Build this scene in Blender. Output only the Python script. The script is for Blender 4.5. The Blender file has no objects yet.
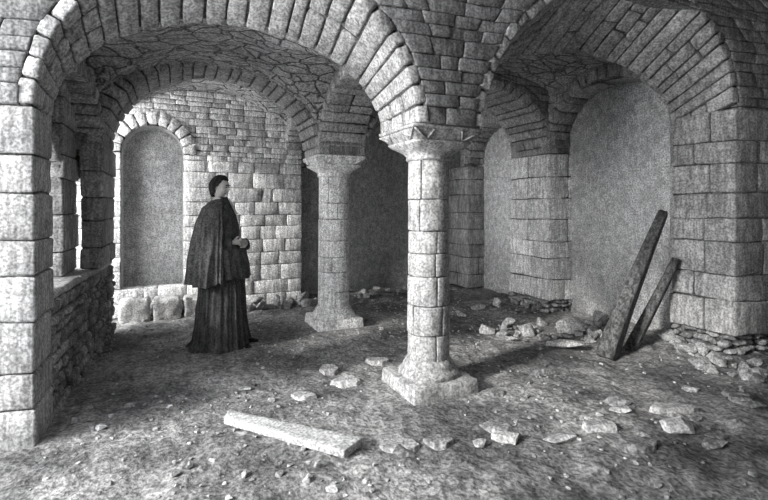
import bpy, bmesh, math, random
from mathutils import Vector, noise, Matrix

random.seed(11)
PI = math.pi
SC = bpy.context.scene
COL = SC.collection

# ------------------------------------------------------------------ camera, sky, sun, exposure
F_PX, EYE, HORIZ = 470.0, 1.35, 207.0
YAW = math.radians(24.9)
CA, SA = math.cos(YAW), math.sin(YAW)
cam_d = bpy.data.cameras.new('camera')
cam = bpy.data.objects.new('camera', cam_d)
COL.objects.link(cam)
cam.location = (0, 0, EYE)
cam.rotation_euler = (PI / 2, 0, -YAW)
cam_d.sensor_width = 36
cam_d.lens = F_PX / 768 * 36
cam_d.shift_y = -(250 - HORIZ) / 768
cam_d.clip_start = 0.02
SC.camera = cam

world = bpy.data.worlds.new('world')
SC.world = world
world.use_nodes = True
bg = world.node_tree.nodes['Background']
bg.inputs[0].default_value = (0.93, 0.96, 1.0, 1)
bg.inputs[1].default_value = 3.3

sun_d = bpy.data.lights.new('sun', 'SUN')
sun_d.energy = 3.6
sun_d.angle = math.radians(5)
sun_d.color = (1.0, 0.985, 0.95)
sun = bpy.data.objects.new('sun', sun_d)
COL.objects.link(sun)
sun.location = (-6, 2, 6)
sun.rotation_euler = Vector((0.90, 0.22, -0.46)).to_track_quat('-Z', 'Y').to_euler()

# added fill lamp, standing in for daylight through the left-hand arcade
fill_d = bpy.data.lights.new('arcade_fill', 'AREA')
fill_d.shape = 'RECTANGLE'
fill_d.size, fill_d.size_y = 2.2, 2.8
fill_d.energy = 300
fill = bpy.data.objects.new('arcade_fill', fill_d)
COL.objects.link(fill)
fill.location = (-3.4, 2.1, 1.9)
fill.rotation_euler = Vector((1, .16, -.06)).to_track_quat('-Z', 'Z').to_euler()

# second added fill lamp for the deep bays, outside the farther opening
fill2_d = bpy.data.lights.new('side_fill', 'AREA')
fill2_d.shape = 'RECTANGLE'
fill2_d.size, fill2_d.size_y = 1.2, 2.0
fill2_d.energy = 170
fill2 = bpy.data.objects.new('side_fill', fill2_d)
COL.objects.link(fill2)
fill2.location = (-2.9, 5.7, 1.5)
fill2.rotation_euler = Vector((1, .02, -.04)).to_track_quat('-Z', 'Z').to_euler()

SC.view_settings.view_transform = 'Standard'
SC.view_settings.look = 'None'
SC.view_settings.exposure = -0.12
SC.view_settings.gamma = 1.0
SC.view_settings.use_curve_mapping = False


def F(px, py, z=0.0):
    """floor point seen at pixel px,py of the 768x500 frame"""
    Z = (EYE - z) * F_PX / (py - HORIZ)
    X = (px - 384) / F_PX * Z
    return Vector((X * CA + Z * SA, -X * SA + Z * CA, z))


# ------------------------------------------------------------------ materials
def material(name, light, dark, grain=0.38, grain_scale=62, streak=0.25, bump=0.35, stain=0.3, stain_scale=2.2,
             tint=True, rough=0.95, cells=0, bump_dist=0.012):
    m = bpy.data.materials.new(name)
    m.use_nodes = True
    nt = m.node_tree
    N, L = nt.nodes, nt.links
    bsdf = N['Principled BSDF']
    bsdf.inputs['Roughness'].default_value = rough
    bsdf.inputs['Specular IOR Level'].default_value = 0.15
    tc = N.new('ShaderNodeTexCoord')
    co = tc.outputs['Object']

    def noise_n(scale, detail, stretch=None):
        n = N.new('ShaderNodeTexNoise')
        n.inputs['Scale'].default_value = scale
        n.inputs['Detail'].default_value = detail
        if stretch:
            mp = N.new('ShaderNodeMapping')
            mp.inputs['Scale'].default_value = stretch
            L.new(co, mp.inputs[0])
            L.new(mp.outputs[0], n.inputs['Vector'])
        else:
            L.new(co, n.inputs['Vector'])
        return n.outputs['Fac']

    def mrange(v, a, b, c, d):
        r = N.new('ShaderNodeMapRange')
        L.new(v, r.inputs[0])
        for i, q in enumerate((a, b, c, d)):
            r.inputs[i + 1].default_value = q
        return r.outputs[0]

    def mul(a, b):
        r = N.new('ShaderNodeMath')
        r.operation = 'MULTIPLY'
        L.new(a, r.inputs[0])
        if isinstance(b, float):
            r.inputs[1].default_value = b
        else:
            L.new(b, r.inputs[1])
        return r.outputs[0]

    g = noise_n(grain_scale, 2)
    s = noise_n(38, 3, (1, 1, 0.13))
    st = noise_n(stain_scale, 5)
    med = noise_n(14, 4)
    v = mrange(g, 0.36, 0.64, 1 - grain, 1 + grain)
    v = mul(v, mrange(s, 0.38, 0.62, 1 - streak, 1 + streak))
    v = mul(v, mrange(med, 0.35, 0.65, 1 - stain * 0.6, 1 + stain * 0.6))
    if tint:
        a = N.new('ShaderNodeAttribute')
        a.attribute_name = 'tint'
        v = mul(v, a.outputs['Fac'])
    mix = N.new('ShaderNodeMix')
    mix.data_type = 'RGBA'
    L.new(mrange(st, 0.38, 0.62, 0.5 - stain, 0.5 + stain), mix.inputs[0])
    mix.inputs[6].default_value = (*dark, 1)
    mix.inputs[7].default_value = (*light, 1)
    vm = N.new('ShaderNodeVectorMath')
    vm.operation = 'SCALE'
    L.new(mix.outputs[2], vm.inputs[0])
    L.new(v, vm.inputs['Scale'])
    L.new(vm.outputs[0], bsdf.inputs['Base Color'])
    b = N.new('ShaderNodeBump')
    b.inputs['Strength'].default_value = bump
    b.inputs['Distance'].default_value = bump_dist
    h = N.new('ShaderNodeMath')
    h.operation = 'ADD'
    L.new(mul(g, 0.5), h.inputs[0])
    L.new(mul(med, 1.4), h.inputs[1])
    hh = h.outputs[0]
    if cells:
        vo = N.new('ShaderNodeTexVoronoi')
        vo.feature = 'DISTANCE_TO_EDGE'
        vo.inputs['Scale'].default_value = cells
        mp = N.new('ShaderNodeMapping')
        mp.inputs['Scale'].default_value = (0.6, 1, 1.5)
        wn = N.new('ShaderNodeTexNoise')
        wn.inputs['Scale'].default_value = 6
        L.new(co, wn.inputs['Vector'])
        va = N.new('ShaderNodeVectorMath')
        va.operation = 'MULTIPLY_ADD'
        L.new(wn.outputs['Color'], va.inputs[0])
        va.inputs[1].default_value = (0.1, 0.1, 0.1)
        L.new(co, va.inputs[2])
        L.new(va.outputs[0], mp.inputs[0])
        L.new(mp.outputs[0], vo.inputs['Vector'])
        e = mrange(vo.outputs['Distance'], 0.0, 0.09, 0.0, 1.0)
        h2 = N.new('ShaderNodeMath')
        h2.operation = 'ADD'
        L.new(hh, h2.inputs[0])
        L.new(mul(e, 2.2), h2.inputs[1])
        hh = h2.outputs[0]
        vm2 = N.new('ShaderNodeVectorMath')
        vm2.operation = 'SCALE'
        L.new(vm.outputs[0], vm2.inputs[0])
        L.new(mrange(vo.outputs['Distance'], 0.0, 0.05, 0.35, 1.0), vm2.inputs['Scale'])
        L.new(vm2.outputs[0], bsdf.inputs['Base Color'])
    L.new(hh, b.inputs['Height'])
    L.new(b.outputs[0], bsdf.inputs['Normal'])
    return m


def grey(v, w=0.0):
    return (v * (1 + w), v, v * (1 - w))


M = {}
M['ashlar'] = material('grey ashlar', grey(.39, .01), grey(.25))
M['lit_column'] = material('lit column stone', grey(.80, .01), grey(.66), streak=.18)  # column stone lightened so the rear column looks lit
M['lit_ashlar'] = material('lit ashlar', grey(.78, .01), grey(.60))  # ashlar lightened in colour where back wall and middle pier look lit
M['shaded_ashlar'] = material('shaded ashlar', grey(.22), grey(.14))  # ashlar with the shade of the faces above the arches in its colour
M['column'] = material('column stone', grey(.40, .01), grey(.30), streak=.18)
M['mortar'] = material('dark mortar', grey(.13), grey(.08), tint=False)
M['rubble'] = material('rubble stone', grey(.30), grey(.17), bump=.6, stain=.4)
M['vault'] = material('vault rubble', grey(.46), grey(.30), bump=.8, cells=7, tint=False, bump_dist=.02)
M['plaster'] = material('old plaster', grey(.74), grey(.60), streak=.07, stain=.35, stain_scale=1.6, tint=False, bump=.5)
M['dark_plaster'] = material('sooty plaster', grey(.50), grey(.36), streak=.10, stain=.3, tint=False, bump=.6)  # darker tone than the other plaster
M['earth'] = material('trodden earth', grey(.30, .01), grey(.12), grain=.42, grain_scale=45, streak=.0, stain=.5, stain_scale=1.5,
                      tint=False, bump=.8, bump_dist=.02)
M['slab'] = material('pale slab stone', grey(.50, .01), grey(.36), bump=.5, streak=.1)
M['rock'] = material('loose stone', grey(.45), grey(.28), bump=.6, streak=.05, stain=.4)
M['timber'] = material('weathered timber', grey(.13), grey(.09), streak=.45, stain=.15, tint=False)
M['plank'] = material('pale plank', grey(.50), grey(.38), streak=.05, tint=False)
M['cloth'] = material('black wool', grey(.085), grey(.06), grain=.35, streak=.25, stain=.3, tint=False, bump=.3)
M['cloth2'] = material('black wool cape', grey(.10), grey(.07), grain=.4, streak=.25, stain=.3, tint=False, bump=.3)
M['skin'] = material('skin', grey(.60, .03), grey(.5, .03), grain=.1, streak=.0, stain=.1, tint=False, bump=.05)
M['eye'] = material('dark eye', grey(.03), grey(.02), grain=.0, streak=.0, stain=.0, tint=False, bump=0)
M['lip'] = material('lips', grey(.26), grey(.22), grain=.0, streak=.0, stain=.0, tint=False, bump=0)
M['hair'] = material('dark hair', grey(.035), grey(.018), grain=.3, streak=.6, stain=.2, tint=False)
M['linen'] = material('white linen', grey(.6), grey(.5), grain=.1, streak=.0, tint=False, bump=.1)


# ------------------------------------------------------------------ mesh builder
class MB:
    def __init__(s):
        s.v, s.f, s.m, s.t = [], [], [], []

    def add(s, vs, fs, mat=0, tint=1.0):
        o = len(s.v)
        s.v += [tuple(p) for p in vs]
        s.t += [tint] * len(vs)
        for f in fs:
            s.f.append([i + o for i in f])
            s.m.append(mat)

    def build(s, name, mats, parent=None, smooth=True, origin=None):
        me = bpy.data.meshes.new(name)
        og = Vector(origin) if origin is not None else Vector((0, 0, 0))
        vs = [(p[0] - og.x, p[1] - og.y, p[2] - og.z) for p in s.v]
        me.from_pydata(vs, [], s.f)
        if not isinstance(mats, (list, tuple)):
            mats = [mats]
        for m in mats:
            me.materials.append(M[m])
        me.polygons.foreach_set('material_index', s.m)
        me.polygons.foreach_set('use_smooth', [smooth] * len(s.f))
        at = me.attributes.new('tint', 'FLOAT', 'POINT')
        at.data.foreach_set('value', s.t)
        me.update()
        o = bpy.data.objects.new(name, me)
        COL.objects.link(o)
        if origin is not None and parent is None:
            o.location = og
        if parent is not None:
            o.parent = parent
        return o


def tag(o, label=None, cat=None, group=None, kind=None):
    if label: o['label'] = label
    if cat: o['category'] = cat
    if group: o['group'] = group
    if kind: o['kind'] = kind
    return o


def empty(name, loc, label, cat, group=None, rz=0):
    o = bpy.data.objects.new(name, None)
    COL.objects.link(o)
    o.location = loc
    o.rotation_euler = (0, 0, rz)
    o.empty_display_size = .1
    return tag(o, label, cat, group)


def lattice(L, e, n):
    e = min(e / max(L, 1e-4), .3)
    return [0, e] + [e + (1 - 2 * e) * (k + 1) / (n + 1) for k in range(n)] + [1 - e, 1]


def block(mb, f, dims, gap=.004, edge=.012, amp=.006, n=(2, 1, 2), mat=0, tint=None):
    """rounded rough block; f maps the unit cube to space, dims = approximate lengths"""
    ls = [lattice(dims[i], edge, n[i]) for i in range(3)]
    g = [min(gap / max(dims[i], 1e-4), .25) for i in range(3)]
    idx, vs, fs = {}, [], []
    na, nb, nc = len(ls[0]), len(ls[1]), len(ls[2])
    sd = random.random() * 50
    er = [edge / max(d, 1e-4) for d in dims]
    for i in range(na):
        for j in range(nb):
            for k in range(nc):
                ext = (i in (0, na - 1), j in (0, nb - 1), k in (0, nc - 1))
                c = sum(ext)
                if c == 0: continue
                q = [ls[0][i], ls[1][j], ls[2][k]]
                if c >= 2:
                    pull = .34 if c == 2 else .48
                    for a in range(3):
                        if ext[a]:
                            q[a] += (pull * er[a]) * (1 if q[a] < .5 else -1)
                q = [g[a] + q[a] * (1 - 2 * g[a]) for a in range(3)]
                p = Vector(f(*q))
                d = noise.noise_vector(p * 9 + Vector((sd, 0, 0))) * amp + noise.noise_vector(p * 28 + Vector((0, sd, 0))) * amp * .6
                p = p + d
                idx[(i, j, k)] = len(vs)
                vs.append(p)

    def quads(ax, lo):
        o = [a for a in range(3) if a != ax]
        ns = (na, nb, nc)
        fixed = 0 if lo else ns[ax] - 1
        for a in range(ns[o[0]] - 1):
            for b in range(ns[o[1]] - 1):
                r = []
                for (da, db) in ((0, 0), (1, 0), (1, 1), (0, 1)):
                    t = [0, 0, 0]
                    t[ax] = fixed
                    t[o[0]] = a + da
                    t[o[1]] = b + db
                    r.append(idx[tuple(t)])
                flip = (ax in (0, 2)) == lo
                fs.append(r[::-1] if flip else r)
    for ax in range(3):
        quads(ax, True)
        quads(ax, False)
    mb.add(vs, fs, mat, tint if tint is not None else random.uniform(.84, 1.14))


def box(mb, a, b, mat=1, tint=1.0):
    x0, y0, z0 = a
    x1, y1, z1 = b
    v = [(x0, y0, z0), (x1, y0, z0), (x1, y1, z0), (x0, y1, z0), (x0, y0, z1), (x1, y0, z1), (x1, y1, z1), (x0, y1, z1)]
    mb.add(v, [(0, 3, 2, 1), (4, 5, 6, 7), (0, 1, 5, 4), (1, 2, 6, 5), (2, 3, 7, 6), (3, 0, 4, 7)], mat, tint)


def rows(z0, z1, h, var=.25):
    """list of course heights from z0 to z1"""
    zs = [z0]
    while zs[-1] < z1 - h * .6:
        zs.append(zs[-1] + h * random.uniform(1 - var, 1 + var))
    zs[-1] = z1
    return zs


def cuts(a, b, w, var=.35):
    n = max(1, round((b - a) / w))
    xs = [a + (b - a) * (i + (random.uniform(-var, var) if 0 < i < n else 0)) / n for i in range(n + 1)]
    return xs


def lerp(a, b, t): return a + (b - a) * t


def pl(pts, x):
    """piecewise linear"""
    if x <= pts[0][0]: 
        (x0, y0), (x1, y1) = pts[0], pts[1]
    elif x >= pts[-1][0]:
        (x0, y0), (x1, y1) = pts[-2], pts[-1]
    else:
        for i in range(len(pts) - 1):
            if pts[i][0] <= x <= pts[i + 1][0]:
                (x0, y0), (x1, y1) = pts[i], pts[i + 1]
                break
    return y0 + (y1 - y0) * (x - x0) / (x1 - x0)


# ------------------------------------------------------------------ stone builders
def pier(mb, plan, z0, z1, h=.17, splits=((1, 2), (1, 2)), amp=.006, edge=.014):
    """plan: four corners (front-left, front-right, back-right, back-left)"""
    P = [Vector((*p, 0)) for p in plan]

    def at(s, t, z):
        q = (P[0] * (1 - s) + P[1] * s) * (1 - t) + (P[3] * (1 - s) + P[2] * s) * t
        return Vector((q.x, q.y, z))
    W = (P[1] - P[0]).length
    D = (P[3] - P[0]).length
    zs = rows(z0, z1, h)
    for r in range(len(zs) - 1):
        nx = random.randint(*splits[0])
        ny = random.randint(*splits[1])
        sx = cuts(0, 1, 1 / nx, .3)
        sy = cuts(0, 1, 1 / ny, .3)
        jut = random.uniform(-.008, .008)
        for i in range(len(sx) - 1):
            for j in range(len(sy) - 1):
                a, b, c, d = sx[i], sx[i + 1], sy[j], sy[j + 1]
                jj = random.uniform(-.006, .006)

                def f(x, y, z, a=a, b=b, c=c, d=d, r=r, jj=jj):
                    s = lerp(a, b, x)
                    t = lerp(c, d, y)
                    s = .5 + (s - .5) * (1 + (jut + jj) * 2 / W)
                    t = .5 + (t - .5) * (1 + (jut + jj) * 2 / D)
                    return at(s, t, lerp(zs[r], zs[r + 1], z) + .010 * noise.noise(Vector((s * W * 4, t * D * 4, (r + z) * 3.1))))
                block(mb, f, ((b - a) * W, (d - c) * D, zs[r + 1] - zs[r]), amp=amp, edge=edge)
    # mortar heart
    c = .022
    lo = [at(c / W, c / D, z0 + .01), at(1 - c / W, c / D, z0 + .01), at(1 - c / W, 1 - c / D, z0 + .01), at(c / W, 1 - c / D, z0 + .01)]
    hi = [Vector((p.x, p.y, z1 - .01)) for p in lo]
    mb.add(lo + hi, [(0, 3, 2, 1), (4, 5, 6, 7), (0, 1, 5, 4), (1, 2, 6, 5), (2, 3, 7, 6), (3, 0, 4, 7)], 1)


def arch(mb, A0, A1, B0, B1, zsA, zsB, rise, ring=.16, step=.13, splits=(1, 3), amp=.008, th0=0.0, th1=PI, rise_back=None, zsA_b=None, zsB_b=None):
    """soffit ring between foot edge A0-A1 (front, back) and B0-B1"""
    A0, A1, B0, B1 = [Vector((*p, 0)) for p in (A0, A1, B0, B1)]
    D = (A1 - A0).length
    span = ((B0 + B1) / 2 - (A0 + A1) / 2).length
    a = span / 2

    def at(th, t, r):
        s = (1 - math.cos(th)) / 2
        ax = (1 - (1 + r / a) * math.cos(th)) / 2
        p0 = A0 + (B0 - A0) * ax
        p1 = A1 + (B1 - A1) * ax
        p = p0 * (1 - t) + p1 * t
        rb = rise if rise_back is None else rise_back
        za_ = lerp(zsA, zsA if zsA_b is None else zsA_b, t)
        zb_ = lerp(zsB, zsB if zsB_b is None else zsB_b, t)
        zz = lerp(za_, zb_, s) + (lerp(rise, rb, t) + r) * math.sin(th)
        return Vector((p.x, p.y, zz))
    L = PI * math.sqrt((a * a + rise * rise) / 2) * (th1 - th0) / PI
    n = max(4, round(L / step))
    ths = [th0 + (th1 - th0) * (i + (random.uniform(-.22, .22) if 0 < i < n else 0)) / n for i in range(n + 1)]
    for i in range(n):
        k = random.randint(*splits)
        ts = cuts(0, 1, 1 / k, .25)
        for j in range(len(ts) - 1):
            jr = random.uniform(-.008, .008)

            def f(x, y, z, i=i, j=j, jr=jr):
                return at(lerp(ths[i], ths[i + 1], x), lerp(ts[j], ts[j + 1], y), z * (ring) + jr)
            block(mb, f, (L / n, D * (ts[j + 1] - ts[j]), ring), amp=amp, edge=.014, gap=.008, n=(1, 2, 1))
    # mortar heart behind the joints
    m = 24
    vs, fs = [], []
    for i in range(m + 1):
        th = th0 + (th1 - th0) * i / m
        q0 = min(.2, .035 / D)
        vs += [at(th, q0, .03), at(th, 1 - q0, .03), at(th, 1 - q0, ring - .01), at(th, q0, ring - .01)]
    for i in range(m):
        b = i * 4
        for q in range(4):
            fs.append((b + q, b + (q + 1) % 4, b + 4 + (q + 1) % 4, b + 4 + q))
    mb.add(vs, fs, 1)


def arch_x(z, xa, xb, zs, rise, out, dz=0.0):
    if dz: return arch_x2(z, xa, xb, zs, rise, out, dz)
    """x interval blocked by an arch opening plus ring at height z (or None)"""
    a = (xb - xa) / 2 + out
    r = rise + out
    if z >= zs + r: return None
    c = (xa + xb) / 2
    if z <= zs: return (c - a, c + a)
    q = math.sqrt(max(0, 1 - ((z - zs) / r) ** 2))
    return (c - a * q, c + a * q)


def arch_x2(z, xa, xb, zs, rise, out, dz):
    """opening whose right springing is dz higher than its left one"""
    n = 60
    lo, hi = None, None
    a, c = (xb - xa) / 2 + out, (xa + xb) / 2
    for i in range(n + 1):
        th = PI * i / n
        x = c - a * math.cos(th)
        top = zs + dz * (1 - math.cos(th)) / 2 + (rise + out) * math.sin(th)
        if top > z:
            lo = x if lo is None else lo
            hi = x
    if lo is None: return None
    if z <= zs + .02: lo = c - a
    if z <= zs + dz + .02: hi = c + a
    return (lo, hi)


def face_wall(mb, x0, x1, z0, z1, vf, depth, openings, h=.11, w=.26, axis='x', amp=.006, both=False, hvar=.25):
    """coursed masonry facing the viewer, split around arched openings (xa, xb, spring, rise, ring)"""
    zs = rows(z0, z1, h, hvar)

    def blocked(z):
        r = []
        for op in openings:
            iv = arch_x(z, *op)
            if iv: r.append(iv)
        return r

    def edge_at(z, base, side):
        return base
    for r in range(len(zs) - 1):
        za, zb = zs[r], zs[r + 1]
        # free spans at bottom and top of the row, matched in order
        def spans(z):
            iv = sorted(blocked(z))
            res, c = [], x0
            for a, b in iv:
                res.append((c, max(c, min(a, x1))))
                c = max(c, b)
            res.append((c, max(c, x1)))
            return res
        sa, sb = spans(za + .001), spans(zb - .001)
        if len(sa) != len(sb):
            # row crosses a crown: use the lower split, closing at the crown
            sm = spans(za + .001)
            if len(sb) < len(sa):
                # close each vanished gap at its centre
                new = []
                for i, s in enumerate(sm):
                    lo, hi = s
                    if i > 0: lo = lo if False else (sm[i - 1][1] + sm[i][0]) / 2
                    if i < len(sm) - 1: hi = (sm[i][1] + sm[i + 1][0]) / 2
                    new.append((lo, hi))
                sb = new
        for (a0, a1), (b0, b1) in zip(sa, sb):
            wa = max(a1 - a0, b1 - b0)
            if wa < .03: continue
            cs = cuts(0, 1, min(1, w / wa), .3)
            for i in range(len(cs) - 1):
                jut = random.uniform(-.008, .008)

                def f(x, y, z, i=i, jut=jut):
                    s = lerp(cs[i], cs[i + 1], x)
                    xx = lerp(lerp(a0, a1, s), lerp(b0, b1, s), z)
                    d = vf(xx) + jut + y * depth
                    zz = lerp(za, zb, z)
                    return (xx, d, zz) if axis == 'x' else (d, xx, zz)
                block(mb, f, (wa * (cs[i + 1] - cs[i]), depth, zb - za), amp=amp, gap=.003, edge=.010, n=(2, 0, 1))
                # mortar behind
            q = []
            for (xx, zz) in ((a0, za), (a1, za), (b1, zb), (b0, zb)):
                d = vf(xx) + .03
                q.append((xx, d, zz) if axis == 'x' else (d, xx, zz))
            mb.add(q, [(0, 1, 2, 3)], 1)


# ------------------------------------------------------------------ layout constants (metres)
UA, UB = -.66, -.5            # left piers
C1 = (1.80, 3.10)             # near column
C2 = (1.76, 5.18)             # far column
SP = 1.92                     # springing above the abaci
V1F = [(-1.4, 3.34), (-.66, 3.2), (1.53, 2.78), (2.08, 2.74), (4.42, 2.4), (5.6, 2.2)]
V2F = [(-1.2, 4.86), (-.5, 4.85), (1.48, 4.9), (2.05, 4.88), (4.35, 4.48), (5.0, 4.4)]
v1 = lambda x: pl(V1F, x)
v2 = lambda x: pl(V2F, x)

# ------------------------------------------------------------------ floor
def hfloor(x, y):
    p = Vector((x, y, 0))
    h = noise.fractal(p * 1.3, 1, 2, 4) * .020 + noise.fractal(p * 5, 1, 2, 4) * .018 + noise.fractal(p * 19, 1, 2, 2) * .007
    # heaped earth against the right piers and back
    h += .07 * math.exp(-((x - 4.7) / .45) ** 2) * math.exp(-((y - 3.1) / 1.5) ** 2)
    h += .05 * math.exp(-((x - 3.0) / 1.2) ** 2) * math.exp(-((y - 6.6) / .5) ** 2)
    for (cx, cy) in (C1, C2):
        d = max(abs(x - cx), abs(y - cy))
        if d < .45: h *= max(0, (d - .25) / .2) if d > .25 else 0
    return h


mb = MB()
X0, X1, Y0, Y1, S = -2.2, 5.6, .4, 7.4, .026
nx, ny = int((X1 - X0) / S), int((Y1 - Y0) / S)
vs = []
for j in range(ny + 1):
    for i in range(nx + 1):
        x, y = X0 + i * S, Y0 + j * S
        vs.append((x, y, hfloor(x, y)))
fs = [(j * (nx + 1) + i, j * (nx + 1) + i + 1, (j + 1) * (nx + 1) + i + 1, (j + 1) * (nx + 1) + i) for j in range(ny) for i in range(nx)]
mb.add(vs, fs)
tag(mb.build('floor', 'earth'), 'uneven trodden earth floor of the crypt', kind='structure')

# ------------------------------------------------------------------ vault webs (ceiling)
mb = MB()


def web(corners, crown_u, crown_v, spr=SP, n=26):
    c = [Vector((*p, 0)) for p in corners]
    vs = []
    for j in range(n + 1):
        for i in range(n + 1):
            s, t = i / n, j / n
            p = (c[0] * (1 - s) + c[1] * s) * (1 - t) + (c[3] * (1 - s) + c[2] * s) * t
            zu = spr + (crown_u - spr) * math.sqrt(max(0, 1 - (2 * s - 1) ** 2))
            zv = spr + (crown_v - spr) * math.sqrt(max(0, 1 - (2 * t - 1) ** 2))
            q = Vector((p.x, p.y, max(zu, zv)))
            q += noise.noise_vector(q * 5) * .014
            vs.append(q)
    mb.add(vs, [(j * (n + 1) + i, (j + 1) * (n + 1) + i, (j + 1) * (n + 1) + i + 1, j * (n + 1) + i + 1) for j in range(n) for i in range(n)])


web([(-.85, 3.45), (1.62, 3.3), (1.58, 4.98), (-.7, 4.95)], 2.76, 2.70)
web([(-.72, 5.5), (1.58, 5.4), (1.74, 6.75), (-.75, 6.62)], 2.86, 2.72)
web([(2.0, 3.2), (5.0, 2.7), (5.05, 4.6), (1.95, 5.0)], 3.00, 2.95)
web([(1.95, 5.4), (5.05, 5.0), (5.1, 7.05), (1.75, 7.05)], 2.95, 2.9)
tag(mb.build('ceiling', 'vault'), 'rubble groin vaulting between the arches', kind='structure')

# the crypt carries on behind the viewpoint: its rear, right and left walls and its vault
mb = MB(); box(mb, (-1.3, -3.2, 3.45), (5.9, 2.45, 3.6), 0)
tag(mb.build('ceiling', 'vault'), 'vault of the bays behind the viewpoint', kind='structure')
mb = MB(); box(mb, (-1.3, -3.4, -.1), (5.9, -3.2, 3.6), 0)
tag(mb.build('wall_rear', 'plaster'), 'rear wall of the crypt', kind='structure')
mb = MB(); box(mb, (5.6, -3.2, -.1), (5.8, 2.6, 3.6), 0)
tag(mb.build('wall_right_near', 'plaster'), 'right wall of the bays behind the viewpoint', kind='structure')
mb = MB(); box(mb, (-1.3, -3.2, -.1), (-1.1, .9, 3.6), 0)
tag(mb.build('wall_left_near', 'plaster'), 'left wall of the bays behind the viewpoint', kind='structure')
mb = MB(); box(mb, (-1.3, -3.3, -.2), (5.9, .45, -.02), 0)
tag(mb.build('floor', 'earth'), 'earth floor behind the viewpoint', kind='structure')

# ------------------------------------------------------------------ back walls
NC, NH, NSP, NSILL = -.145, .35, 2.02, .30     # niche centre, half width, springing, sill
VB = 6.5
mb = MB()
zs = rows(0, 1.95, .175) + rows(1.95, 3.1, .075)[1:]
for r in range(len(zs) - 1):
    za, zb = zs[r], zs[r + 1]
    zm = (za + zb) / 2
    segs = []
    if NSILL < zm < NSP + NH + .065:
        iv = arch_x(zm, NC - NH, NC + NH, NSP, NH, 0 if zm < NSP else .07)
        segs = [(-2.1, iv[0]), (iv[1], 1.74)]
    else:
        segs = [(-2.1, 1.74)]
    for a, b in segs:
        w = .30 if zm < 1.9 else .24
        cs = cuts(a, b, w, .33)
        for i in range(len(cs) - 1):
            jut = random.uniform(-.008, .006)

            def f(x, y, z, i=i, jut=jut):
                return (lerp(cs[i], cs[i + 1], x), VB + jut + y * .22, lerp(za, zb, z))
            block(mb, f, (cs[i + 1] - cs[i], .22, zb - za), amp=.007, gap=.003, edge=.008, n=(2, 0, 1))
        mb.add([(a, VB + .022, za), (b, VB + .022, za), (b, VB + .022, zb), (a, VB + .022, zb)], [(0, 1, 2, 3)], 1)
for (xa_, xb_, z0_, z1_) in ((-2.1, NC - NH - .012, -.1, NSP + .02), (NC + NH + .012, 1.70, -.1, NSP + .02), (-2.1, 1.70, NSP + NH + .02, 3.1), (-2.1, 1.70, -.1, NSILL - .01),
                             (-2.1, NC - NH - .0, NSP, NSP + NH + .03), (NC + NH, 1.7, NSP, NSP + NH + .03)):
    box(mb, (xa_, VB + .03, z0_), (xb_, VB + .6, z1_), 1)
box(mb, (-2.1, VB + .6, -.1), (1.7, VB + .75, 3.1), 1)
# end face of this thick wall, towards the dark bay
box(mb, (1.68, VB + .03, 0), (1.735, 7.1, 3.1), 0, .6)
arch(mb, (NC - NH, VB - .03), (NC - NH, VB + .25), (NC + NH, VB - .03), (NC + NH, VB + .25), NSP, NSP, NH, ring=.17, step=.10, splits=(1, 1))
tag(mb.build('wall_back', ['lit_ashlar', 'mortar']), 'coursed ashlar back wall with an arched niche', kind='structure')

# solid body of the back wall around the niche
# niche lining
mb = MB()
prof = [(NC - NH, NSILL), (NC - NH, NSP)]
prof += [(NC - NH * math.cos(t), NSP + NH * math.sin(t)) for t in [PI * k / 16 for k in range(1, 16)]]
prof += [(NC + NH, NSP), (NC + NH, NSILL)]
n = len(prof)
vs = [(x, VB + .06, z) for x, z in prof] + [(x, VB + .4, z) for x, z in prof]
fs = [(i, i + 1, n + i + 1, n + i) for i in range(n - 1)] + [(n - 1, 0, n, 2 * n - 1), tuple(range(n, 2 * n))]
mb.add(vs, fs)
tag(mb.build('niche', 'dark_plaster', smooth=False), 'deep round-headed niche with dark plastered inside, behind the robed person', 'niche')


def plaster_wall(name, pts, z0, z1, thick, mat, label, n=60, amp=.02):
    """pts: two plan points; wall thickens to the left-hand normal"""
    a, b = Vector((*pts[0], 0)), Vector((*pts[1], 0))
    d = (b - a).normalized()
    nrm = Vector((-d.y, d.x, 0))
    mb = MB()
    m = n // 2
    vs = []
    for j in range(m + 1):
        for i in range(n + 1):
            p = a.lerp(b, i / n)
            p.z = lerp(z0, z1, j / m)
            q = p + nrm * (noise.fractal(p * 2.3, 1, 2, 3) * amp + noise.noise(p * 11) * amp * .2)
            vs.append(q)
    mb.add(vs, [(j * (n + 1) + i, j * (n + 1) + i + 1, (j + 1) * (n + 1) + i + 1, (j + 1) * (n + 1) + i) for j in range(m) for i in range(n)])
    c = [a + nrm * .06, b + nrm * .06, b + nrm * thick, a + nrm * thick]
    lo = [Vector((p.x, p.y, z0)) for p in c]
    hi = [Vector((p.x, p.y, z1)) for p in c]
    mb.add(lo + hi, [(0, 3, 2, 1), (4, 5, 6, 7), (0, 1, 5, 4), (1, 2, 6, 5), (2, 3, 7, 6), (3, 0, 4, 7)], 0)
    o = mb.build(name, mat)
    tag(o, label, kind='structure')
    return o


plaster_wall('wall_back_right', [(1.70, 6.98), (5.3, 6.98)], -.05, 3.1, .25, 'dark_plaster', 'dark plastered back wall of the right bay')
plaster_wall('wall_right', [(4.93, 4.75), (4.93, 2.6)][::1], -.05, 3.1, -.25, 'plaster', 'stained plaster wall between the right piers')
plaster_wall('wall_right_far', [(5.02, 7.0), (5.02, 4.9)], -.05, 3.1, -.25, 'plaster', 'plaster wall between the two far right piers')

# ------------------------------------------------------------------ piers
def make_pier(plan, z0, z1, label, mat='ashlar', foot=None, **k):
    mb = MB()
    pier(mb, plan, z0, z1, **k)
    o = mb.build('stone_pier', [mat, 'mortar'])
    return tag(o, label, 'pier')


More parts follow.
